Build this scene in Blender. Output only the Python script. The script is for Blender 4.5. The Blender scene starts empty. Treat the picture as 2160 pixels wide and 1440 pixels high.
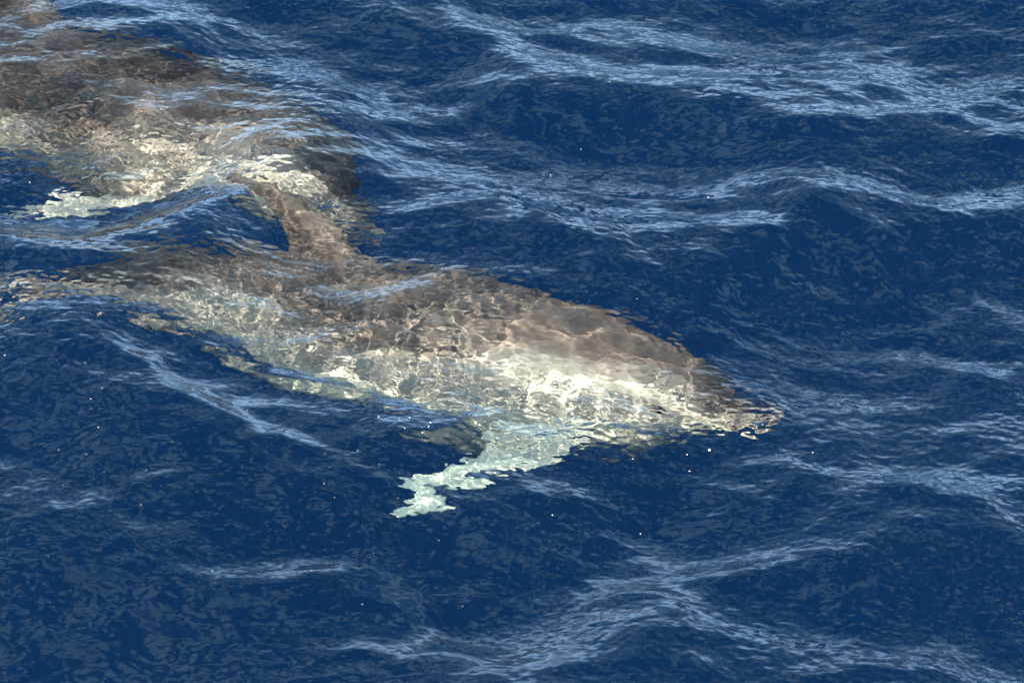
import bpy, bmesh, math, random
import numpy as np
from mathutils import Vector, Matrix

random.seed(7)
S = bpy.context.scene
COL = S.collection
R = math.radians

# ------------------------------------------------------------------ camera
PITCH = R(41.0)            # looking down on the sea from a boat's rail
CAM_H = 6.1
DIST = CAM_H / math.sin(PITCH)
CAM = Vector((0.0, -DIST * math.cos(PITCH), CAM_H))
FOCAL, SENSOR = 101.0, 36.0
cam_d = bpy.data.cameras.new('camera')
cam_d.lens = FOCAL
cam_d.sensor_width = SENSOR
cam_d.clip_start = 0.1
cam_d.clip_end = 5000
cam_d.dof.use_dof = True
cam_d.dof.focus_distance = DIST + 0.1
cam_d.dof.aperture_fstop = 5.0
cam = bpy.data.objects.new('camera', cam_d)
COL.objects.link(cam)
cam.location = CAM
cam.rotation_euler = (math.pi / 2 - PITCH, 0, 0)
S.camera = cam

# ------------------------------------------------------------------ sky, sun, exposure
SUN_EL, SUN_AZ = R(56), R(205)      # azimuth clockwise from +Y: behind the camera, a little to its left
w = bpy.data.worlds.new('World')
S.world = w
w.use_nodes = True
nt = w.node_tree
bg = nt.nodes['Background']
sky = nt.nodes.new('ShaderNodeTexSky')
sky.sky_type = 'NISHITA'
sky.sun_disc = False
sky.sun_elevation = SUN_EL
sky.sun_rotation = SUN_AZ
sky.air_density = 1.0
sky.dust_density = 0.2
sky.ozone_density = 2.0
# broken fair-weather cloud over the whole dome (the water mirrors it as grey patches)
tcw = nt.nodes.new('ShaderNodeTexCoord')
sep = nt.nodes.new('ShaderNodeSeparateXYZ')
nt.links.new(tcw.outputs['Generated'], sep.inputs[0])
den = nt.nodes.new('ShaderNodeMath')
den.operation = 'ADD'
den.inputs[1].default_value = 0.18
nt.links.new(sep.outputs[2], den.inputs[0])
inv = nt.nodes.new('ShaderNodeMath')
inv.operation = 'DIVIDE'
inv.inputs[0].default_value = 1.0
nt.links.new(den.outputs[0], inv.inputs[1])
flat = nt.nodes.new('ShaderNodeVectorMath')
flat.operation = 'SCALE'
nt.links.new(tcw.outputs['Generated'], flat.inputs[0])
nt.links.new(inv.outputs[0], flat.inputs['Scale'])
cn = nt.nodes.new('ShaderNodeTexNoise')
cn.inputs['Scale'].default_value = 2.7
cn.inputs['Detail'].default_value = 6.0
cn.inputs['Roughness'].default_value = 0.55
nt.links.new(flat.outputs[0], cn.inputs['Vector'])
cr = nt.nodes.new('ShaderNodeMapRange')
cr.interpolation_type = 'SMOOTHSTEP'
cr.inputs[1].default_value = 0.495
cr.inputs[2].default_value = 0.575
nt.links.new(cn.outputs[0], cr.inputs[0])
cm = nt.nodes.new('ShaderNodeMix')
cm.data_type = 'RGBA'
cm.inputs[7].default_value = (5.0, 7.4, 8.8, 1)
nt.links.new(cr.outputs[0], cm.inputs[0])
nt.links.new(sky.outputs[0], cm.inputs[6])
# pale blue sea haze low over the whole horizon
hz = nt.nodes.new('ShaderNodeMapRange')
hz.interpolation_type = 'SMOOTHSTEP'
hz.inputs[1].default_value = 0.38
hz.inputs[2].default_value = 0.02
hz.inputs[4].default_value = 0.92
nt.links.new(sep.outputs[2], hz.inputs[0])
hm = nt.nodes.new('ShaderNodeMix')
hm.data_type = 'RGBA'
hm.inputs[7].default_value = (8.6, 13.2, 20.0, 1)
nt.links.new(hz.outputs[0], hm.inputs[0])
nt.links.new(cm.outputs[2], hm.inputs[6])
nt.links.new(hm.outputs[2], bg.inputs[0])
bg.inputs[1].default_value = 0.06

sun_d = bpy.data.lights.new('sun', 'SUN')
sun_d.energy = 5.0
sun_d.angle = R(0.5)
sun_d.color = (1.0, 0.95, 0.87)
sun_d.cycles.is_caustics_light = True
sun_d.cycles.use_multiple_importance_sampling = False
sun = bpy.data.objects.new('sun', sun_d)
COL.objects.link(sun)
sdir = Vector((math.sin(SUN_AZ) * math.cos(SUN_EL), math.cos(SUN_AZ) * math.cos(SUN_EL), math.sin(SUN_EL)))
sun.rotation_euler = sdir.to_track_quat('Z', 'Y').to_euler()
sun.location = sdir * 20

S.view_settings.view_transform = 'Standard'
S.view_settings.look = 'None'
S.view_settings.exposure = 2.2
S.view_settings.gamma = 1.0
S.view_settings.use_curve_mapping = False
S.cycles.max_bounces = 6
S.cycles.transmission_bounces = 8
S.cycles.caustics_refractive = True
S.cycles.caustics_reflective = False
S.cycles.sample_clamp_indirect = 6.0
S.cycles.blur_glossy = 0.0
S.cycles.use_denoising = True

# ------------------------------------------------------------------ pixel helpers (photo is 2160 x 1440)
N_W = 1.333
BUMP = 2.1
c_right = Vector((1, 0, 0))
c_fwd = Vector((0, math.cos(PITCH), -math.sin(PITCH)))
c_up = Vector((0, math.sin(PITCH), math.cos(PITCH)))


def surf(px, py):
    """pixel -> point on the mean sea surface"""
    k = SENSOR / FOCAL / 2160.0
    d = (c_fwd + c_right * ((px - 1080) * k) + c_up * ((720 - py) * k)).normalized()
    t = -CAM.z / d.z
    return CAM + d * t, d


def under(px, py, depth):
    """pixel -> point at that depth below the surface, along the refracted ray"""
    p, d = surf(px, py)
    if depth <= 0:
        return p + d * (depth / abs(d.z))
    h = Vector((d.x, d.y, 0))
    sin_i = h.length
    sin_t = sin_i / N_W
    h.normalize()
    cos_t = math.sqrt(1 - sin_t * sin_t)
    return p + (h * (sin_t / cos_t) + Vector((0, 0, -1))) * depth


# ------------------------------------------------------------------ materials
def new_mat(name):
    m = bpy.data.materials.new(name)
    m.use_nodes = True
    m.node_tree.nodes.clear()
    return m, m.node_tree.nodes, m.node_tree.links


def water_material():
    m, n, l = new_mat('sea_water')
    out = n.new('ShaderNodeOutputMaterial')
    g = n.new('ShaderNodeBsdfGlass')
    g.inputs['IOR'].default_value = N_W
    g.inputs['Roughness'].default_value = 0.0
    g.inputs['Color'].default_value = (0.96, 1.0, 0.99, 1)
    l.new(g.outputs[0], out.inputs['Surface'])
    # capillary ripples finer than the mesh: crossed, stretched noise
    tc = n.new('ShaderNodeTexCoord')
    prev = None
    ca = n.new('ShaderNodeTexNoise')        # breezy and calm patches
    ca.inputs['Scale'].default_value = 1.7
    ca.inputs['Detail'].default_value = 2.0
    l.new(tc.outputs['Object'], ca.inputs['Vector'])
    cs = n.new('ShaderNodeMapRange')
    cs.inputs[1].default_value = 0.33
    cs.inputs[2].default_value = 0.67
    cs.inputs[3].default_value = 0.35
    cs.inputs[4].default_value = 1.0
    l.new(ca.outputs[0], cs.inputs[0])
    for rot, sc, dist, seed in ((20, (23, 37, 20), 0.0026, 0.0), (-38, (36, 50, 20), 0.0014, 9.0)):
        mp = n.new('ShaderNodeMapping')
        mp.inputs['Rotation'].default_value = (0, 0, R(rot))
        mp.inputs['Location'].default_value = (seed, seed, seed)
        mp.inputs['Scale'].default_value = sc
        l.new(tc.outputs['Object'], mp.inputs['Vector'])
        no = n.new('ShaderNodeTexNoise')
        no.inputs['Scale'].default_value = 1.0
        no.inputs['Detail'].default_value = 0.0
        no.inputs['Distortion'].default_value = 0.5
        l.new(mp.outputs[0], no.inputs['Vector'])
        bp = n.new('ShaderNodeBump')
        l.new(cs.outputs[0], bp.inputs['Strength'])
        bp.inputs['Distance'].default_value = dist * BUMP
        l.new(no.outputs[0], bp.inputs['Height'])
        if prev:
            l.new(prev.outputs[0], bp.inputs['Normal'])
        prev = bp
    l.new(prev.outputs[0], g.inputs['Normal'])
    return m


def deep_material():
    m, n, l = new_mat('scattered_blue')  # diffuse blue painted for the glow that deep water scatters back
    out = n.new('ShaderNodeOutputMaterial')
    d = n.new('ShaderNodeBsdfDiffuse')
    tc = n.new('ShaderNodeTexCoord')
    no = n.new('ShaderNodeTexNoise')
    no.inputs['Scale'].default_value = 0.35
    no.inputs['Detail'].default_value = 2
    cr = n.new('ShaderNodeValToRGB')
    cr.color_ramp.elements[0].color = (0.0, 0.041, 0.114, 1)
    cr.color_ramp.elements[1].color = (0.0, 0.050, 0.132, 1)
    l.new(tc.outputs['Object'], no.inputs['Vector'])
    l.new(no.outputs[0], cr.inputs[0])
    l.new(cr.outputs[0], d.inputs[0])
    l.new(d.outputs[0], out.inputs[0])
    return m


def skin_material():
    m, n, l = new_mat('dolphin_skin')
    out = n.new('ShaderNodeOutputMaterial')
    p = n.new('ShaderNodeBsdfPrincipled')
    p.inputs['Roughness'].default_value = 0.55
    p.inputs['Specular IOR Level'].default_value = 0.1
    a = n.new('ShaderNodeAttribute')
    a.attribute_name = 'tone'
    rp = n.new('ShaderNodeAttribute')
    rp.attribute_name = 'rest'
    n1 = n.new('ShaderNodeTexNoise')
    n1.inputs['Scale'].default_value = 5
    n1.inputs['Detail'].default_value = 6
    n1.inputs['Roughness'].default_value = 0.6
    l.new(rp.outputs['Vector'], n1.inputs['Vector'])
    ad = n.new('ShaderNodeMath')
    ad.operation = 'MULTIPLY_ADD'
    ad.inputs[1].default_value = 0.35
    l.new(n1.outputs[0], ad.inputs[0])
    l.new(a.outputs['Fac'], ad.inputs[2])
    sb = n.new('ShaderNodeMath')
    sb.operation = 'SUBTRACT'
    sb.inputs[1].default_value = 0.175
    l.new(ad.outputs[0], sb.inputs[0])
    cr = n.new('ShaderNodeValToRGB')
    e = cr.color_ramp.elements
    e[0].position = 0.0
    e[0].color = (0.035, 0.026, 0.022, 1)
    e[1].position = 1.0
    e[1].color = (0.77, 0.77, 0.55, 1)  # greenish tint of light through water put into the palest skin
    for pos, c in ((0.22, (0.088, 0.066, 0.053, 1)), (0.5, (0.27, 0.23, 0.185, 1)), (0.75, (0.53, 0.48, 0.37, 1))):
        q = e.new(pos)
        q.color = c
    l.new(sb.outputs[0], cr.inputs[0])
    # pale scratches along the body
    n2 = n.new('ShaderNodeTexNoise')
    n2.inputs['Scale'].default_value = 38
    n2.inputs['Detail'].default_value = 3
    l.new(rp.outputs['Vector'], n2.inputs['Vector'])
    mr = n.new('ShaderNodeMapRange')
    mr.inputs[1].default_value = 0.35
    mr.inputs[2].default_value = 0.7
    mr.inputs[3].default_value = 0.8
    mr.inputs[4].default_value = 1.2
    l.new(n2.outputs[0], mr.inputs[0])
    mx = n.new('ShaderNodeVectorMath')
    mx.operation = 'SCALE'
    l.new(cr.outputs[0], mx.inputs[0])
    l.new(mr.outputs[0], mx.inputs['Scale'])
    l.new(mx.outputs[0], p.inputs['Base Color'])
    l.new(p.outputs[0], out.inputs[0])
    return m


def plain(name, col, rough=0.4):
    m, n, l = new_mat(name)
    out = n.new('ShaderNodeOutputMaterial')
    p = n.new('ShaderNodeBsdfPrincipled')
    no = n.new('ShaderNodeTexNoise')
    no.inputs['Scale'].default_value = 60
    mr = n.new('ShaderNodeMapRange')
    mr.inputs[3].default_value = 0.8
    mr.inputs[4].default_value = 1.1
    l.new(no.outputs[0], mr.inputs[0])
    mx = n.new('ShaderNodeVectorMath')
    mx.operation = 'SCALE'
    mx.inputs[0].default_value = col
    l.new(mr.outputs[0], mx.inputs['Scale'])
    l.new(mx.outputs[0], p.inputs['Base Color'])
    p.inputs['Roughness'].default_value = rough
    l.new(p.outputs[0], out.inputs[0])
    return m


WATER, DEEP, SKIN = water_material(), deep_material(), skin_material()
EYE = plain('dolphin_eye', (0.012, 0.010, 0.010), 0.2)
FOAM = plain('foam', (0.85, 0.87, 0.88), 0.5)

# ------------------------------------------------------------------ the sea: one graded sheet, closed below, waves as real geometry
rng = np.random.default_rng(11)
X0, X1, Y0, Y1 = -2.45, 2.45, -2.35, 2.45
DX, DY = 0.0053, 0.0056


def graded(a, b, d, far):
    core = np.arange(a, b + d * 0.5, d)
    out, s, x = [], d, 0.0
    while x < far:
        s = s * 1.16
        x += s
        out.append(x)
    out = np.array(out)
    return np.concatenate([core[0] - out[::-1], core, core[-1] + out])


gx = graded(X0, X1, DX, 900.0)
gy = graded(Y0, Y1, DY, 900.0)
GX, GY = np.meshgrid(gx, gy)            # rows: y
NX, NY = len(gx), len(gy)
sx = np.gradient(gx)
sy = np.gradient(gy)
SP = np.maximum(*np.meshgrid(sx, sy))   # local spacing


def smooth(a, b, x):  # also falls when a > b
    t = np.clip((x - a) / (b - a), 0, 1)
    return t * t * (3 - 2 * t)


# fine and middle waves: a directional spectrum on one tile larger than the picture
TILE, NT = 5.12, 1024


def tile_field(lmin, lmax, slope, wind, spread, power, seed):
    """random sea of wavelengths lmin..lmax (m) with the given rms slope"""
    r = np.random.default_rng(seed)
    k1 = np.fft.fftfreq(NT, TILE / NT) * 2 * np.pi
    KX, KY = np.meshgrid(k1, k1)
    K = np.hypot(KX, KY)
    K[0, 0] = 1
    lam = 2 * np.pi / K
    band = smooth(lmin * 0.8, lmin * 1.2, lam) * (1 - smooth(lmax * 0.8, lmax * 1.25, lam))
    cosd = (KX * math.cos(wind) + KY * math.sin(wind)) / K
    D = spread + (1 - spread) * np.abs(cosd) ** 4
    amp = band * D * K ** power
    amp[0, 0] = 0
    spec = amp * (r.normal(size=K.shape) + 1j * r.normal(size=K.shape))
    h = np.fft.ifft2(spec).real
    sxx = np.fft.ifft2(1j * KX * np.fft.fft2(h)).real
    syy = np.fft.ifft2(1j * KY * np.fft.fft2(h)).real
    return h * slope / math.sqrt((sxx ** 2 + syy ** 2).mean())


def sample(tile, x, y):
    u = (x + 2.56) / TILE * NT
    v = (y + 2.56) / TILE * NT
    i, j = np.floor(u).astype(int), np.floor(v).astype(int)
    fu, fv = u - i, v - j
    i0, i1, j0, j1 = i % NT, (i + 1) % NT, j % NT, (j + 1) % NT
    return ((tile[j0, i0] * (1 - fu) + tile[j0, i1] * fu) * (1 - fv)
            + (tile[j1, i0] * (1 - fu) + tile[j1, i1] * fu) * fv)


def push(h):
    """horizontal shift that sharpens the crests of a tile"""
    k1 = np.fft.fftfreq(NT, TILE / NT) * 2 * np.pi
    KX, KY = np.meshgrid(k1, k1)
    K = np.hypot(KX, KY)
    K[0, 0] = 1
    F = np.fft.fft2(h)
    return np.fft.ifft2(1j * KX / K * F).real, np.fft.ifft2(1j * KY / K * F).real


WIND = R(72)
H = np.zeros_like(GX)
PX = np.zeros_like(GX)
PY = np.zeros_like(GX)
# long swell and chop, also beyond the picture
for q in range(46):
    lam = 0.9 * (9.0 / 0.9) ** rng.random()
    th = WIND + rng.normal() * 0.5
    k = 2 * np.pi / lam
    a = 0.0042 * lam ** 0.9 * (0.5 + rng.random())
    fade = 1 - smooth(0.10, 0.28, SP / lam)
    H += fade * a * np.sin(k * (GX * math.cos(th) + GY * math.sin(th)) + rng.random() * 6.28)

inner = 1 - smooth(DX * 1.15, 0.05, SP)
chop = tile_field(0.30, 1.10, 0.085, WIND, 0.22, -2.5, 21)
wav = tile_field(0.085, 0.34, 0.112, WIND + 0.25, 0.35, -2.2, 22)
rip = tile_field(0.027, 0.062, 0.060, WIND - 0.15, 0.45, -1.9, 23)
mod = tile_field(0.5, 1.6, 1.0, 0.4, 1.0, -1.5, 24)
mod = 0.72 + 0.42 * np.tanh(mod / mod.std())
tot = chop + wav
H += inner * sample(tot + rip * mod, GX, GY)
qx, qy = push(tot)
PX += inner * sample(qx, GX, GY) * 0.8
PY += inner * sample(qy, GX, GY) * 0.8


# the waves of the photograph: where its crests fall away from the boat (mirroring the low sky) and where
# their faces turn to it (showing the depth), traced on the sea surface and turned into one height field
SLOPES = [  # photo pixels, half width in metres, slope away from the boat (negative) or towards it
    ([(1020, 10), (1110, 85), (1300, 130), (1500, 135), (1720, 120)], .095, -.52),
    ([(1620, 50), (1750, 30), (1900, 60)], .05, -.26), ([(1580, 235), (1780, 225), (1980, 190)], .055, -.28),
    ([(860, 440), (1060, 425), (1260, 460), (1620, 465)], .05, -.34), ([(1690, 360), (1850, 380), (2000, 400), (2160, 375)], .055, -.32),
    ([(1100, 490), (1300, 500)], .05, -.2),
    ([(-60, 500), (160, 515), (310, 490), (390, 445), (430, 410)], .10, -.62), ([(430, 150), (600, 125), (760, 170)], .05, -.28),
    ([(1360, 1180), (1600, 1175), (1800, 1150), (1920, 1130)], .085, -.36), ([(1780, 1050), (1930, 1015), (2060, 1050), (2160, 1120)], .07, -.30),
    ([(940, 1395), (1150, 1390), (1330, 1350)], .10, -.36), ([(820, 1210), (900, 1310), (1010, 1390)], .035, -.18),
    ([(1180, 1290), (1330, 1260), (1480, 1310)], .085, -.30), ([(1500, 1360), (1700, 1350)], .05, -.22),
    ([(300, 800), (520, 930), (760, 1020), (1000, 1070), (1120, 1110)], .03, -.30), ([(480, 1250), (590, 1225), (680, 1215)], .04, -.30),
    ([(60, 20), (240, 10), (360, 0)], .05, -.28), ([(100, 75), (300, 60), (430, 30)], .04, -.24),
    ([(1060, 905), (1130, 915), (1180, 935)], .016, -.18), ([(560, 800), (760, 840), (880, 880)], .022, -.26),
    ([(0, 250), (60, 275)], .05, -.24), ([(430, 335), (520, 310), (600, 280)], .03, -.10),
    ([(1900, 700), (2100, 760)], .04, -.2), ([(2000, 610), (2160, 590)], .04, -.2),
    ([(820, 40), (920, 70), (1010, 60)], .09, .30), ([(1080, 210), (1250, 235), (1450, 280), (1560, 300)], .07, .24),
    ([(1600, 560), (1750, 490), (1850, 560)], .09, .30), ([(1500, 600), (1650, 640), (1800, 620)], .07, .16),
    ([(1550, 1270), (1750, 1250), (1950, 1280), (2140, 1330)], .09, .28), ([(100, 900), (300, 1050), (500, 1100), (700, 1120)], .12, .16),
    ([(100, 1250), (350, 1330), (600, 1330)], .10, .16), ([(1000, 1130), (1250, 1120)], .08, .16), ([(1950, 480), (2140, 520)], .06, .16),
    ([(1300, 690), (1450, 720)], .06, .16), ([(830, 500), (1000, 520), (1200, 560)], .06, .16), ([(1650, 900), (1900, 960)], .06, .12),
    ([(1200, 1010), (1500, 960)], .07, .16), ([(1900, 290), (2150, 280)], .05, .16), ([(200, 400), (360, 390)], .05, .2),
    ([(-20, 640), (250, 640), (450, 640), (700, 690), (1000, 760), (1250, 800), (1550, 855)], .12, .18),
    ([(350, 740), (700, 810), (950, 890)], .05, .12), ([(860, 1040), (960, 985), (1100, 940)], .085, .26), ([(0, 230), (250, 250), (450, 270)], .10, .16),
    ([(600, 400), (740, 400)], .07, .18), ([(470, 385), (590, 460), (720, 540)], .075, .26)]
tc_ = (np.arange(NT) + 0.5) * TILE / NT - TILE / 2
TX, TY = np.meshgrid(tc_[::4], tc_[::4])
T = np.zeros_like(TX)
for pts, wd, A in SLOPES:
    P = [np.array(surf(*p)[0].xy) for p in pts]
    best = np.full(TX.shape, 9.0)
    for p, q in zip(P[:-1], P[1:]):
        d = q - p
        t = np.clip(((TX - p[0]) * d[0] + (TY - p[1]) * d[1]) / (d @ d), 0, 1)
        best = np.minimum(best, np.hypot(TX - p[0] - t * d[0], TY - p[1] - t * d[1]))
    T += A * np.exp(-(best / wd) ** 2 / 2)
M = NT // 4
k1 = np.fft.fftfreq(M, TILE / M) * 2 * np.pi
KX, KY = np.meshgrid(k1, k1)
K2 = KX ** 2 + KY ** 2
K2[0, 0] = 1
F = np.fft.fft2(T) * (-1j * KY) / (KY ** 2 + 0.12 * K2)
F *= 1 - smooth(1.9, 3.2, 2 * np.pi / np.sqrt(K2))
F[0, 0] = 0
traced = np.fft.ifft2(F).real
TILE_M, NT_KEEP = TILE, NT
NT = M
H += inner * sample(traced, GX, GY) * 1.4
NT = NT_KEEP

core_mask = (np.abs(GX) < 2.3) & (np.abs(GY) < 2.2)
H -= H[core_mask].mean()

nv = NX * NY
verts = np.empty((nv + 4, 3), np.float32)
verts[:nv, 0] = (GX + PX).ravel()
verts[:nv, 1] = (GY + PY).ravel()
verts[:nv, 2] = H.ravel()
DEPTH = 9.0
verts[nv] = (gx[0], gy[0], -DEPTH)
verts[nv + 1] = (gx[-1], gy[0], -DEPTH)
verts[nv + 2] = (gx[-1], gy[-1], -DEPTH)
verts[nv + 3] = (gx[0], gy[-1], -DEPTH)
idx = np.arange(nv).reshape(NY, NX)
quads = np.stack([idx[:-1, :-1], idx[:-1, 1:], idx[1:, 1:], idx[1:, :-1]], -1).reshape(-1, 4)
# skirt: one ngon per side, and a bottom
sides = [np.concatenate([[nv, nv + 1], idx[0, ::-1]]),
         np.concatenate([[nv + 1, nv + 2], idx[::-1, -1]]),
         np.concatenate([[nv + 2, nv + 3], idx[-1, :]]),
         np.concatenate([[nv + 3, nv], idx[:, 0]]),
         np.array([nv + 3, nv + 2, nv + 1, nv])]
loops = np.concatenate([quads.ravel()] + sides).astype(np.int32)
sizes = np.concatenate([np.full(len(quads), 4)] + [[len(s)] for s in sides]).astype(np.int32)
starts = np.concatenate([[0], np.cumsum(sizes)[:-1]]).astype(np.int32)
me = bpy.data.meshes.new('sea_water')
me.vertices.add(len(verts))
me.vertices.foreach_set('co', verts.ravel())
me.loops.add(len(loops))
me.loops.foreach_set('vertex_index', loops)
me.polygons.add(len(sizes))
me.polygons.foreach_set('loop_start', starts)
sm = np.ones(len(sizes), bool)
sm[-5:] = False
me.polygons.foreach_set('use_smooth', sm)
me.update(calc_edges=True)
me.materials.append(WATER)
sea = bpy.data.objects.new('sea_water', me)
COL.objects.link(sea)
sea['kind'] = 'structure'
sea['label'] = 'wind rippled clear blue sea surface with bright sky streaks'
sea.cycles.is_caustics_caster = True


def sea_z(x, y):
    i = min(max(int(np.searchsorted(gx, x)), 0), NX - 1)
    j = min(max(int(np.searchsorted(gy, y)), 0), NY - 1)
    return float(H[j, i])


# opaque blue sheet added in place of light scattered up from the depth
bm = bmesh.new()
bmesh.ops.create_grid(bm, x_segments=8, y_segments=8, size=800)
me = bpy.data.meshes.new('deep_blue_sheet')
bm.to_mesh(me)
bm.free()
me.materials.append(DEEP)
deep = bpy.data.objects.new('deep_blue_sheet', me)
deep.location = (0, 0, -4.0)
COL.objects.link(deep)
deep['kind'] = 'structure'

# ------------------------------------------------------------------ dolphins
PROF = np.array([  # x (0 fluke notch .. 1 beak tip), half width, half height, centre z
    (0.000, .0060, .0090, .004), (0.030, .0085, .0170, .003), (0.070, .0120, .0270, .002), (0.120, .0190, .0390, .001),
    (0.200, .0340, .0560, .0), (0.300, .0560, .0770, .0), (0.400, .0760, .0940, .0), (0.500, .0890, .1030, -.001),
    (0.600, .0930, .1040, -.002), (0.680, .0900, .0990, -.003), (0.750, .0810, .0890, -.004), (0.800, .0720, .0790, -.005),
    (0.845, .0610, .0680, -.007), (0.880, .0500, .0560, -.010), (0.905, .0400, .0430, -.015), (0.922, .0300, .0310, -.021),
    (0.936, .0230, .0220, -.0265), (0.955, .0190, .0165, -.029), (0.975, .0160, .0130, -.030), (0.990, .0120, .0095, -.030),
    (1.000, .0050, .0040, -.030)])


PROF[:, 1:3] *= (1 + 0.16 * np.interp(PROF[:, 0], [0, .25, .87, .935, 1], [0, 1, 1.25, 0.1, 0]))[:, None]


def prof(x):
    return [np.interp(x, PROF[:, 0], PROF[:, c]) for c in (1, 2, 3)]


def ring_loft(bm, rings):
    vs = [[bm.verts.new(p) for p in r] for r in rings]
    n = len(vs[0])
    for a, b in zip(vs[:-1], vs[1:]):
        for i in range(n):
            bm.faces.new((a[i], a[(i + 1) % n], b[(i + 1) % n], b[i]))
    bm.faces.new(vs[0][::-1])
    bm.faces.new(vs[-1])


def fin(bm, sections):
    """sections: (leading edge, trailing edge, normal, thickness)"""
    rings = []
    for le, te, nrm, th in sections:
        le, te, nrm = Vector(le), Vector(te), Vector(nrm).normalized()
        up, lo = [], []
        for i in range(9):
            t = i / 8
            s = (1 - math.cos(math.pi * t)) / 2
            yy = th * 0.5 * (1.48 * math.sqrt(max(s, 0)) - 0.63 * s - 1.76 * s * s + 1.42 * s ** 3 - 0.51 * s ** 4) * 2.0 + 0.0004
            p = le.lerp(te, s)
            up.append(p + nrm * yy)
            lo.append(p - nrm * yy)
        rings.append(up + lo[::-1])
    ring_loft(bm, rings)


def body_mesh(voxel, flipper_drop=R(38), flipper_sweep=R(38)):
    """one continuous skin, unit length, straight pose: x to the beak, y to its left, z up"""
    bm = bmesh.new()
    rings = []
    for x in np.concatenate([np.linspace(0, 0.84, 40), np.linspace(0.85, 1, 46)]):
        hw, hh, cz = prof(x)
        r = []
        for i in range(28):
            a = 2 * math.pi * i / 28
            c, s = math.cos(a), math.sin(a)
            e = 0.92
            r.append((x, hw * math.copysign(abs(c) ** e, c), cz + hh * math.copysign(abs(s) ** e, s)))
        rings.append(r)
    ring_loft(bm, rings)
    # dorsal fin, hooked backwards
    secs = []
    for t in np.linspace(0, 1, 14):
        z = 0.080 + 0.125 * t
        le = 0.500 - 0.196 * t - 0.045 * t ** 3 + 0.012 * math.sin(math.pi * t)
        te = 0.325 + 0.010 * math.sin(math.pi * t) - 0.088 * t ** 1.6
        if te > le - 0.022:
            te = le - 0.022
        secs.append(((le, 0, z), (te, 0, z), (0, 1, 0), 0.030 * (1 - t) ** 0.8 + 0.006))
    fin(bm, secs)
    # flippers
    for s in (-1, 1):
        root = Vector((0.735, s * 0.062, -0.055))
        out = Vector((0, s * math.cos(flipper_drop), -math.sin(flipper_drop)))
        nrm = Vector((0, s * math.sin(flipper_drop), math.cos(flipper_drop)))
        secs = []
        for t in np.linspace(0, 1, 12):
            c = root + out * (0.18 * t) + Vector((-math.tan(flipper_sweep) * 0.18 * t - 0.03 * t * t, 0, 0))
            ch = 0.126 * (1 - 0.45 * t) * (1 - t ** 3.0) ** 0.75 + 0.010
            secs.append((c + Vector((ch * 0.5, 0, 0)), c - Vector((ch * 0.5, 0, 0)), nrm, 0.020 * (1 - t) + 0.006))
        fin(bm, secs)
    # flukes
    for s in (-1, 1):
        secs = []
        for t in np.linspace(0, 1, 12):
            y = s * (0.004 + 0.128 * t)
            le = 0.070 - 0.085 * t - 0.030 * t ** 2.5
            te = -0.012 + 0.018 * (1 - t) - 0.016 * math.sin(math.pi * t) * -0.6 - 0.045 * t ** 2
            if te > le - 0.004:
                te = le - 0.004
            secs.append(((le, y, 0.004), (te, y, 0.004), (0, 0, 1), 0.016 * (1 - t) + 0.005))
        fin(bm, secs)
    bmesh.ops.recalc_face_normals(bm, faces=bm.faces)
    tmp = bpy.data.meshes.new('tmp')
    bm.to_mesh(tmp)
    bm.free()
    ob = bpy.data.objects.new('tmp', tmp)
    COL.objects.link(ob)
    md = ob.modifiers.new('r', 'REMESH')
    md.mode = 'VOXEL'
    md.voxel_size = voxel
    ms = ob.modifiers.new('s', 'SMOOTH')
    ms.factor = 0.5
    ms.iterations = 4
    dg = bpy.context.evaluated_depsgraph_get()
    me = bpy.data.meshes.new_from_object(ob.evaluated_get(dg))
    bpy.data.objects.remove(ob)
    bpy.data.meshes.remove(tmp)
    return me


def skin_tone(co):
    """0 dark .. 1 white, from the place on the body"""
    x, y, z = co[:, 0], co[:, 1], co[:, 2]
    hw, hh, cz = prof(np.clip(x, 0, 1))
    v = (z - cz) / np.maximum(hh, 0.02)            # -1 belly .. 1 back
    cape = 0.42 + 0.30 * np.exp(-((x - 0.50) / 0.16) ** 2) * -1 + 0.18 * smooth(0.72, 0.9, x)
    t = 0.82 - 0.30 * smooth(-0.75, 0.0, v) - 0.36 * smooth(cape - 0.35, cape + 0.25, v)
    t = np.where(x < 0.25, t - 0.08 * (0.25 - x) / 0.25, t)
    # light blaze on the flank behind the eye and on the tail stock
    t += 0.20 * np.exp(-((x - 0.70) / 0.11) ** 2 - ((v - 0.15) / 0.38) ** 2)
    t += 0.06 * np.exp(-((x - 0.26) / 0.10) ** 2 - ((v + 0.05) / 0.45) ** 2)
    t -= 0.18 * smooth(0.42, 0.20, x) * smooth(0.2, -0.6, v)
    # dorsal fin
    dz = z - (cz + hh)
    t = np.where((dz > 0.004) & (x > 0.2) & (x < 0.56), np.minimum(t, 0.24), t)
    # flippers and flukes: dark above, pale below handled by the ramp noise
    lat = np.abs(y) - hw
    fl = (lat > 0.002) & (x > 0.4) & (x < 0.85)
    t = np.where(fl, 0.95 - 0.15 * smooth(0.06, 0.14, lat), t)
    t = np.where((np.abs(y) > 0.016) & (x < 0.09), 0.42, t)
    # eye patch and the line of the mouth
    ly = np.abs(y)
    t -= 0.42 * np.exp(-((x - 0.868) / 0.016) ** 2 - ((z + 0.022) / 0.011) ** 2)
    zm = -0.0325
    t -= 0.38 * np.exp(-((z - zm) / 0.0028) ** 2) * smooth(0.885, 0.90, x)
    t = np.where(x > 0.90, t - 0.22 * smooth(-0.030, -0.022, z) * smooth(0.90, 0.94, x), t)
    return np.clip(t, 0.02, 1)


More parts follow.
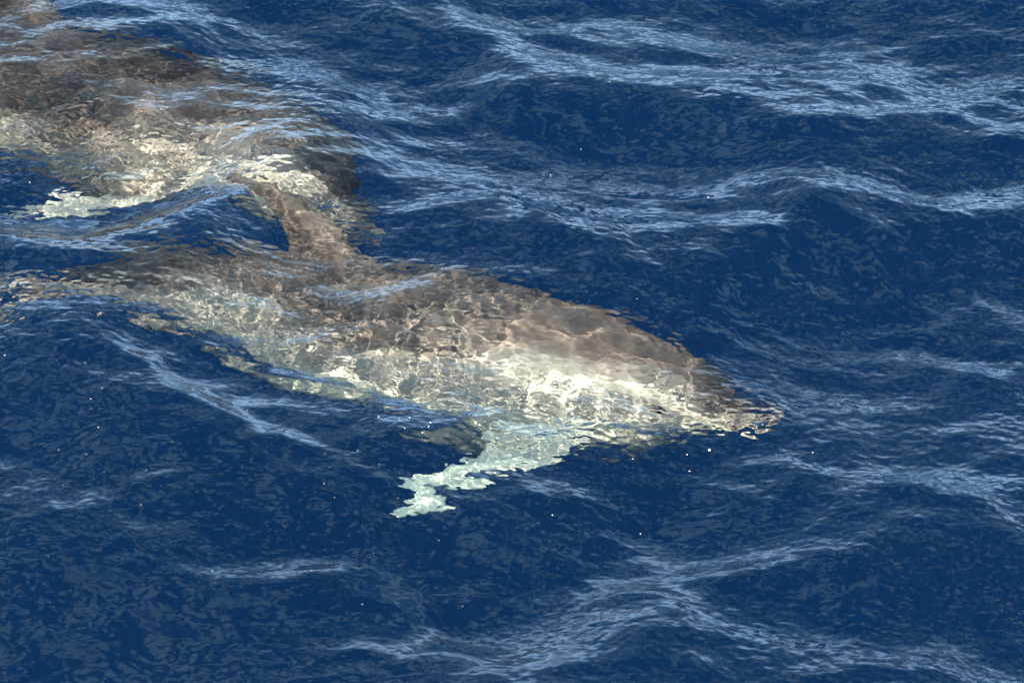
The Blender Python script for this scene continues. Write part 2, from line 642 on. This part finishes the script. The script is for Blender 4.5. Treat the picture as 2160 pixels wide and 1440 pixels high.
def spline(P, s, q):
    """Catmull-Rom through P at parameters s, evaluated at q"""
    P, s, q = np.asarray(P, float), np.asarray(s, float), np.asarray(q, float)
    m = np.gradient(P, s, axis=0)
    qc = np.clip(q, s[0], s[-1])
    i = np.clip(np.searchsorted(s, qc) - 1, 0, len(s) - 2)
    h = (s[i + 1] - s[i])[:, None]
    t = ((qc - s[i]) / (s[i + 1] - s[i]))[:, None]
    h00, h10 = 2 * t ** 3 - 3 * t ** 2 + 1, t ** 3 - 2 * t ** 2 + t
    h01, h11 = -2 * t ** 3 + 3 * t ** 2, t ** 3 - t ** 2
    v = h00 * P[i] + h10 * h * m[i] + h01 * P[i + 1] + h11 * h * m[i + 1]
    v += (q - qc)[:, None] * np.where((q < s[0])[:, None], m[0], m[-1])
    return v


def pose(co, P, xs, roll, scale):
    """bend straight coordinates onto the spine P (metres) given at body fractions xs"""
    x = co[:, 0]
    c = spline(P, xs, x)
    e = 1e-3
    T = (spline(P, xs, x + e) - spline(P, xs, x - e))
    T /= np.linalg.norm(T, axis=1)[:, None]
    U = np.array([0, 0, 1.0]) - T * T[:, 2:3]
    U /= np.linalg.norm(U, axis=1)[:, None]
    Lf = np.cross(U, T)                     # the animal's left
    cr, sr = math.cos(roll), math.sin(roll)
    U2, L2 = U * cr + Lf * sr, Lf * cr - U * sr
    return c + Lf * 0 + L2 * (co[:, 1:2] * scale) + U2 * (co[:, 2:3] * scale)


def dolphin(pixels, depths, xs, roll, voxel, label, sweep, drop, murk=0.0, face=0.0):
    P = np.array([under(px, py, d)[:] for (px, py), d in zip(pixels, depths)])
    seg = np.linalg.norm(np.diff(P, axis=0), axis=1).sum()
    scale = seg / (xs[-1] - xs[0])
    me = body_mesh(voxel / scale, drop, sweep)
    n = len(me.vertices)
    co = np.empty(n * 3, np.float32)
    me.vertices.foreach_get('co', co)
    co = co.reshape(-1, 3).astype(float)
    tone = np.clip(skin_tone(co) + murk + face * smooth(0.74, 0.84, co[:, 0]), 0.02, 1)  # the far dolphin's dimming by deeper water is put into its skin tone
    W = pose(co, P, xs, roll, scale)
    base = W.mean(0)
    me.vertices.foreach_set('co', (W - base).astype(np.float32).ravel())
    a = me.attributes.new('tone', 'FLOAT', 'POINT')
    a.data.foreach_set('value', tone.astype(np.float32))
    a = me.attributes.new('rest', 'FLOAT_VECTOR', 'POINT')
    a.data.foreach_set('vector', (co * np.array([1.0, 2.2, 2.2])).astype(np.float32).ravel())
    me.polygons.foreach_set('use_smooth', np.ones(len(me.polygons), bool))
    me.materials.clear()
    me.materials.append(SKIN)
    me.update()
    ob = bpy.data.objects.new('dolphin', me)
    me.name = 'dolphin'
    ob.location = base
    COL.objects.link(ob)
    ob['label'] = label
    ob['category'] = 'dolphin'
    ob['group'] = 'dolphins swimming below the surface'
    ob.cycles.is_caustics_receiver = True
    for s in (-1, 1):
        hw, hh, cz = prof(0.868)
        ec = pose(np.array([[0.868, s * (hw * 0.955), -0.022]]), P, xs, roll, scale)[0]
        bm = bmesh.new()
        bmesh.ops.create_uvsphere(bm, u_segments=16, v_segments=10, radius=0.0065 * scale)
        em = bpy.data.meshes.new('eye')
        bm.to_mesh(em)
        bm.free()
        for p in em.polygons:
            p.use_smooth = True
        em.materials.append(EYE)
        eo = bpy.data.objects.new('eye', em)
        COL.objects.link(eo)
        eo.parent = ob
        eo.location = Vector(ec) - Vector(base)
    return ob


dolphin([(40, 655), (200, 622), (420, 618), (700, 692), (1000, 755), (1250, 788), (1450, 815), (1645, 842)],
        [.55, .515, .49, .505, .485, .44, .38, .30],
        [0.0, 0.10, 0.24, 0.415, 0.60, 0.76, 0.885, 1.0], R(39), 0.0065,
        'large sunlit grey brown dolphin whose whole dorsal fin and pale flipper show', R(40), R(54))
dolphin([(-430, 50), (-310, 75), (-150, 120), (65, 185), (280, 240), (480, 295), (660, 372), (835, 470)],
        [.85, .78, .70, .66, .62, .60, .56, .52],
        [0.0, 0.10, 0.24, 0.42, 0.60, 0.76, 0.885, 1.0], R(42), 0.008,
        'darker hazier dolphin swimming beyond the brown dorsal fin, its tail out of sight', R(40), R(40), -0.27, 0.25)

# ------------------------------------------------------------------ specks of foam on the surface
bm = bmesh.new()
spots = [(1497, 938, 4.5), (1450, 947, 2), (1335, 962, 2), (1455, 978, 2), (1003, 917, 4), (1012, 921, 3), (909, 925, 2.4),
         (905, 936, 2), (892, 950, 2), (865, 915, 1.8), (1165, 1096, 1.8), (1352, 1097, 1.8), (1715, 948, 1.8),
         (1286, 157, 2.2), (1495, 397, 2.2), (62, 379, 2), (1162, 331, 1.6), (1227, 268, 1.4), (200, 907, 1.6),
         (215, 960, 1.8), (465, 125, 1.5), (130, 995, 1.4), (525, 907, 1.4), (800, 912, 2), (20, 815, 2)]
for k in range(36):
    spots.append((random.uniform(60, 1150), random.uniform(800, 1300), random.uniform(0.7, 1.4)))
for k in range(14):
    spots.append((random.uniform(900, 2100), random.uniform(60, 1100), random.uniform(0.7, 1.3)))
for px, py, r in spots:
    p, _ = surf(px, py)
    rad = r * 0.00085
    mt = Matrix.Translation((p.x, p.y, sea_z(p.x, p.y) + rad * 0.3)) @ Matrix.Diagonal((1, 1, 0.7, 1))
    bmesh.ops.create_icosphere(bm, subdivisions=1, radius=rad, matrix=mt)
me = bpy.data.meshes.new('foam_specks')
bm.to_mesh(me)
bm.free()
for p in me.polygons:
    p.use_smooth = True
me.materials.append(FOAM)
fo = bpy.data.objects.new('foam_specks', me)
COL.objects.link(fo)
fo['kind'] = 'stuff'
fo['label'] = 'tiny white foam specks and bubbles scattered on the water'
fo['category'] = 'foam'
